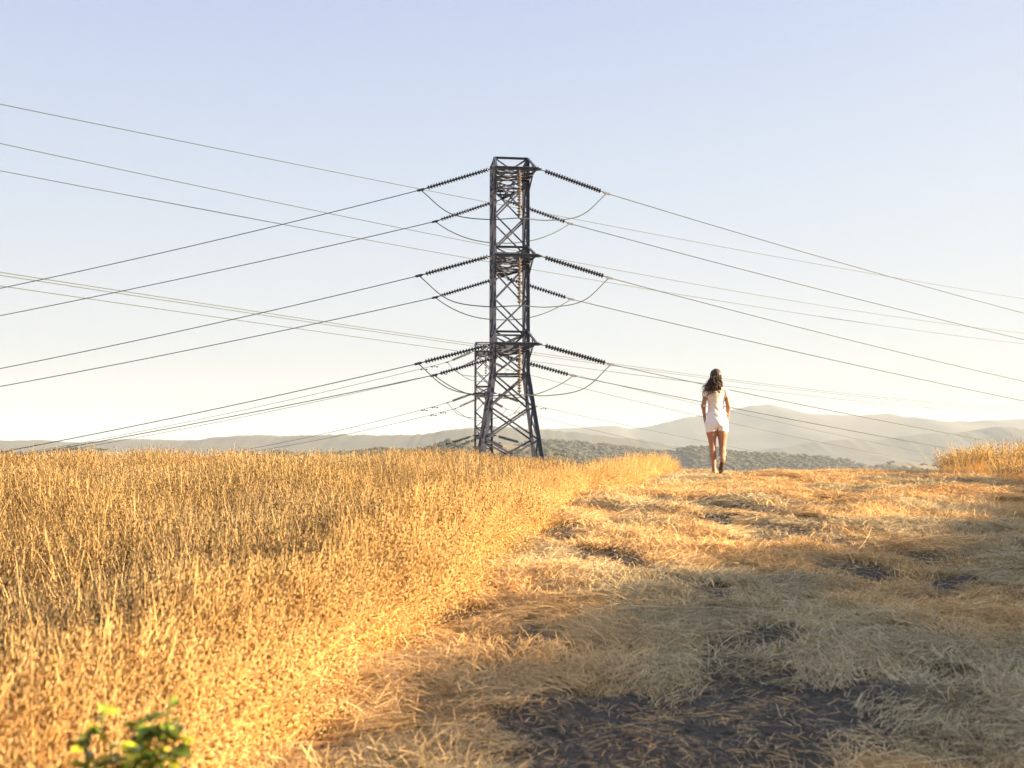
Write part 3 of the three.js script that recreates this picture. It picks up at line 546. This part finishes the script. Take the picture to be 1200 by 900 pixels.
{
  const t = top(new THREE.Group(), 'person'); const WX = P(839, 557, 16.8).x, WD = 16.8; t.position.set(WX, height(WX, WD) + .02, -WD);
  // x across the picture, y up, z back towards the camera: she faces -z
  const torso = [
    bone([.012, 1.40, .0], [.012, 1.30, .005], .062, .085, 1.55, .95), bone([.012, 1.30, .005], [.014, 1.12, .0], .085, .078, 1.45, .98), bone([.014, 1.12, .0], [.018, 1.0, .01], .078, .098, 1.45, 1.0),
    bone([.02, .95, .02], [.022, .86, .035], .105, .108, 1.5, 1.05), bone([-.06, .86, .055], [-.055, .82, .06], .07, .072), bone([.105, .86, .055], [.1, .82, .06], .07, .072), bone([-.16, 1.345, 0], [.19, 1.345, 0], .045, .045), bone([-.05, 1.25, -.09], [.07, 1.25, -.09], .05, .05)];
  const legs = [
    bone([-.075, .84, .01], [-.07, .68, .0], .098, .086), bone([-.07, .68, .0], [-.056, .45, -.005], .086, .054), bone([-.056, .45, -.005], [-.054, .33, .022], .05, .054), bone([-.054, .33, .022], [-.036, .09, .02], .054, .032),
    bone([-.036, .075, .025], [-.036, .035, .045], .033, .03), bone([-.036, .04, .03], [-.038, .028, -.13], .034, .022, 1.2, 1),
    bone([.118, .84, .01], [.124, .68, .01], .098, .086), bone([.124, .68, .01], [.124, .425, .0], .086, .054), bone([.124, .425, .0], [.112, .345, .08], .05, .055), bone([.112, .345, .08], [.078, .275, .225], .055, .033),
    bone([.078, .275, .225], [.07, .26, .25], .034, .032), bone([.07, .26, .25], [.05, .09, .2], .034, .03, 1.25, 1), bone([.05, .09, .2], [.046, .035, .17], .028, .018, 1.3, 1)];
  const arms = [
    bone([-.165, 1.345, .0], [-.222, 1.12, .03], .047, .036), bone([-.222, 1.12, .03], [-.185, .93, -.06], .036, .025), bone([.195, 1.345, .0], [.236, 1.11, .035], .047, .036), bone([.236, 1.11, .035], [.225, .905, -.02], .036, .025)];
  const neck = [bone([.012, 1.38, .01], [.016, 1.50, -.01], .05, .045)];
  const B = [...torso, ...legs, ...arms, ...neck];
  const body = meshField((x, y, z) => sdf(B, x, y, z, .014), [-.34, -.04, -.26], [.34, 1.56, .34], 132);
  // head, turned a little towards +x
  const HB_ = [bone([0, .075, .012], [0, .1, .01], .082, .084, .93, 1.08), bone([0, .02, -.045], [0, .055, -.05], .042, .055, 1.1, 1), bone([0, .04, -.1], [0, .075, -.094], .012, .007), bone([-.028, .008, -.078], [.028, .008, -.078], .013, .013), bone([0, -.03, -.072], [0, -.02, -.07], .02, .02),
    bone([-.076, .05, .01], [-.078, .075, .015], .012, .015, .6, 1), bone([.076, .05, .01], [.078, .075, .015], .012, .015, .6, 1), bone([-.032, .07, -.082], [.032, .07, -.082], .012, .012)];
  const head = meshField((x, y, z) => sdf(HB_, x, y, z, .008), [-.12, -.07, -.13], [.12, .21, .14], 72);
  head.rotateX(-.05); head.rotateY(-.5); head.translate(.012, 1.54, -.012);
  // hands: palm, four fingers, thumb
  function hand(wrist, dir, fwd, sgn) { // dir: along the fingers, fwd: towards the thumb
    const d = V(...dir).normalize(), f = V(...fwd).addScaledVector(d, -V(...fwd).dot(d)).normalize(), inn = V(0, 0, 0).crossVectors(d, f).multiplyScalar(sgn), pt = (a, b, c) => V(...wrist).addScaledVector(d, a).addScaledVector(f, b).addScaledVector(inn, c).toArray();
    const bs = [bone(pt(0, 0, 0), pt(.03, 0, 0), .02, .021), bone(pt(.03, .018, 0), pt(.078, .024, 0), .016, .014), bone(pt(.03, -.012, 0), pt(.074, -.022, 0), .016, .013), bone(pt(.03, .004, 0), pt(.08, .002, 0), .016, .014)];
    [[.028, .068], [.010, .078], [-.008, .072], [-.025, .056]].forEach(([o, L]) => { const k0 = pt(.08, o, 0), k1 = pt(.08 + L * .48, o * 1.05, .008), k2 = pt(.08 + L * .92, o * 1.05, .028); bs.push(bone(k0, k1, .0088, .008), bone(k1, k2, .008, .0066)); });
    bs.push(bone(pt(.022, .022, .004), pt(.055, .047, .012), .012, .0095), bone(pt(.055, .047, .012), pt(.088, .05, .02), .0095, .0075));
    const c = V(...wrist).addScaledVector(d, .07); return meshField((x, y, z) => sdf(bs, x, y, z, .0035), [c.x - .11, c.y - .12, c.z - .11], [c.x + .11, c.y + .12, c.z + .11], 64);
  }
  const hands = [hand([-.186, .935, -.058], [.12, -1, -.12], [.35, 0, -1], 1), hand([.225, .91, -.018], [-.06, -1, -.1], [-.25, 0, -1], -1)];
  const skin = new THREE.MeshPhysicalMaterial({ color: rgb(.33, .165, .105), roughness: .55, sheen: .1 });
  const add = (g, m, n) => { const o = new THREE.Mesh(g, m); o.name = n; t.add(o); return o; };
  add(mergeGeometries([body, head, ...hands]), skin, 'body');
  const clothBump = pixels(128, (u, v) => { const n = .5 + .25 * Math.sin(u * 6.283 * 32) * Math.sin(v * 6.283 * 32) + .25 * tileNoise(u, v, 10, 8); return [n, n, n]; });
  const planar = g => { const p = g.attributes.position, uv = []; for (let i = 0; i < p.count; i++) uv.push(p.getX(i) * 5, p.getY(i) * 5); g.setAttribute('uv', new THREE.Float32BufferAttribute(uv, 2)); return g; };
  const shirtM = new THREE.MeshStandardMaterial({ color: rgb(.70, .64, .58), roughness: .9, bumpMap: clothBump, bumpScale: .004 }), shortM = new THREE.MeshStandardMaterial({ color: rgb(.74, .75, .81), roughness: .9, bumpMap: clothBump, bumpScale: .003 });
  const fold = (x, y, z, a) => a * (Math.sin(y * 55 + x * 22 + 3 * Math.sin(x * 17)) * .5 + Math.sin(x * 60 + y * 25) * .3);
  const upper = [...torso, bone([-.165, 1.345, .0], [-.195, 1.23, .015], .052, .05), bone([.195, 1.345, .0], [.214, 1.23, .015], .052, .05)];
  const shirt = meshField((x, y, z) => {
    let d = sdf(upper, x, y, z, .014) - .011 + fold(x, y, z, .004) * smooth(1.3, 1.05, y);
    d = Math.max(d, .985 - y + .01 * Math.sin(x * 30));                                        // hem
    d = Math.max(d, .075 - Math.hypot((x - .014) * .8, y - 1.45, (z + .01) * .9));             // neckline
    const sl = x < 0 ? (-x - .165) * .25 + (1.262 - y) : (x - .195) * .2 + (1.262 - y); if (Math.abs(x - .015) > .155) d = Math.max(d, sl); // cap sleeves
    return d;
  }, [-.3, .94, -.2], [.32, 1.46, .2], 96);
  add(planar(shirt), shirtM, 'shirt');
  const lowerB = [...torso.slice(2, 6), ...[legs[0], legs[6]].map(b => ({ ...b, ra: b.ra + .004, rb: b.rb + .006 }))];
  const shorts = meshField((x, y, z) => {
    let d = sdf(lowerB, x, y, z, .009) - .012 + fold(x, y, z, .005); d = Math.max(d, .004 + .22 * (.775 - y) - Math.abs(x - .024) - (y > .775 ? 1 : 0));
    d = Math.max(d, y - 1.012); const hem = .705 + .012 * Math.sin(x * 14 + 1); d = Math.max(d, hem - y); return d;
  }, [-.26, .66, -.2], [.3, 1.04, .24], 88);
  const sh = add(planar(shorts), shortM, 'shorts');
  { // waistband and back pockets
    const band = meshField((x, y, z) => { const d = sdf(torso.slice(2, 6), x, y, z, .012) - .021; return Math.max(d, y - 1.018, .975 - y); }, [-.26, .95, -.2], [.3, 1.04, .24], 64);
    const w = new THREE.Mesh(planar(band), shortM); w.name = 'waistband'; sh.add(w);
  }
  // dark soles
  const soleM = new THREE.MeshStandardMaterial({ color: rgb(.055, .032, .026), roughness: .9 });
  const sole = meshField((x, y, z) => { const d = sdf([bone([.07, .262, .27], [.052, .1, .226], .033, .033, 1.1, .45), bone([.052, .1, .226], [.047, .035, .192], .035, .026, 1.25, .5)], x, y, z, .008); return d; }, [-.03, -.01, .12], [.15, .33, .32], 48);
  add(sole, soleM, 'sandal');
  const sole2 = meshField((x, y, z) => sdf([bone([-.036, .012, .05], [-.038, .01, -.14], .033, .03, 1.1, 1)], x, y * 2.2, z, .008), [-.1, -.02, -.2], [.03, .05, .11], 40);
  add(sole2, soleM, 'sandal');
  // hair: a core over the skull and long wavy locks blown towards -x
  const q = rng(404), hairM = new THREE.MeshPhysicalMaterial({ color: rgb(.04, .022, .014), roughness: .5 });
  const hc = [bone([.012, 1.625, .012], [.012, 1.64, .02], .093, .094), bone([.005, 1.59, .05], [-.03, 1.46, .075], .08, .07, 1.15, .8), bone([-.03, 1.46, .075], [-.05, 1.42, .085], .08, .055, 1.3, .6), bone([-.06, 1.5, .05], [-.13, 1.37, .06], .055, .035)];
  const core = meshField((x, y, z) => { const fx = x - .012 , ca = Math.cos(-.5), sa = Math.sin(-.5), lz = sa * fx * -1 + ca * (z + .012); let d = sdf(hc, x, y, z, .02) + .014 * (noise(x * 45 + z * 30, y * 16) - .5); if (y < 1.67) d = Math.max(d, -(lz + .035 + (y - 1.6) * .35)); return d; }, [-.26, 1.26, -.14], [.2, 1.77, .2], 84);
  const locks = [core]; core.deleteAttribute('uv');
  for (let k = 0; k < 150; k++) {
    const a = -2.6 + 5.2 * q(), y0 = 1.60 + .1 * q(), rr = .098 * Math.sqrt(Math.max(.2, 1 - ((y0 - 1.63) / .12) ** 2)), s0 = V(.012 + Math.sin(a) * rr * .95, y0, .02 + Math.cos(a) * rr * .9);
    if (s0.z < -.02) s0.z = -.02;
    const L = .2 + .15 * q(), blow = -.03 - .13 * q() * (s0.x < 0 ? 1.3 : .7), out = .03 + .04 * q(), ph = q() * 6.28, am = .008 + .013 * q();
    const c = new Path(u => { const w = am * u * 2.0; return V(s0.x * (1 + .25 * u) + blow * u * u + Math.sin(u * 15 + ph) * w, s0.y - L * u + .02 * Math.sin(u * 9 + ph) * u, s0.z + out * Math.sin(u * 2.6) + Math.cos(u * 13 + ph) * w); });
    const g = new THREE.TubeGeometry(c, 20, .0075, 5); const p = g.attributes.position; for (let i = 0; i <= 20; i++) { const k2 = 1 - .75 * Math.pow(i / 20, 2), ctr = c.getPoint(i / 20); for (let j = 0; j <= 5; j++) { const o = i * 6 + j; p.setXYZ(o, ctr.x + (p.getX(o) - ctr.x) * k2, ctr.y + (p.getY(o) - ctr.y) * k2, ctr.z + (p.getZ(o) - ctr.z) * k2); } }
    g.deleteAttribute('uv'); locks.push(g);
  }
  add(mergeGeometries(locks), hairM, 'hair');
  t.scale.set(.87, .975, .93); shade(tag(t, 'person with long dark wavy hair in white shirt and shorts, walking away', 'person'));
}
renderer.render(scene, camera);
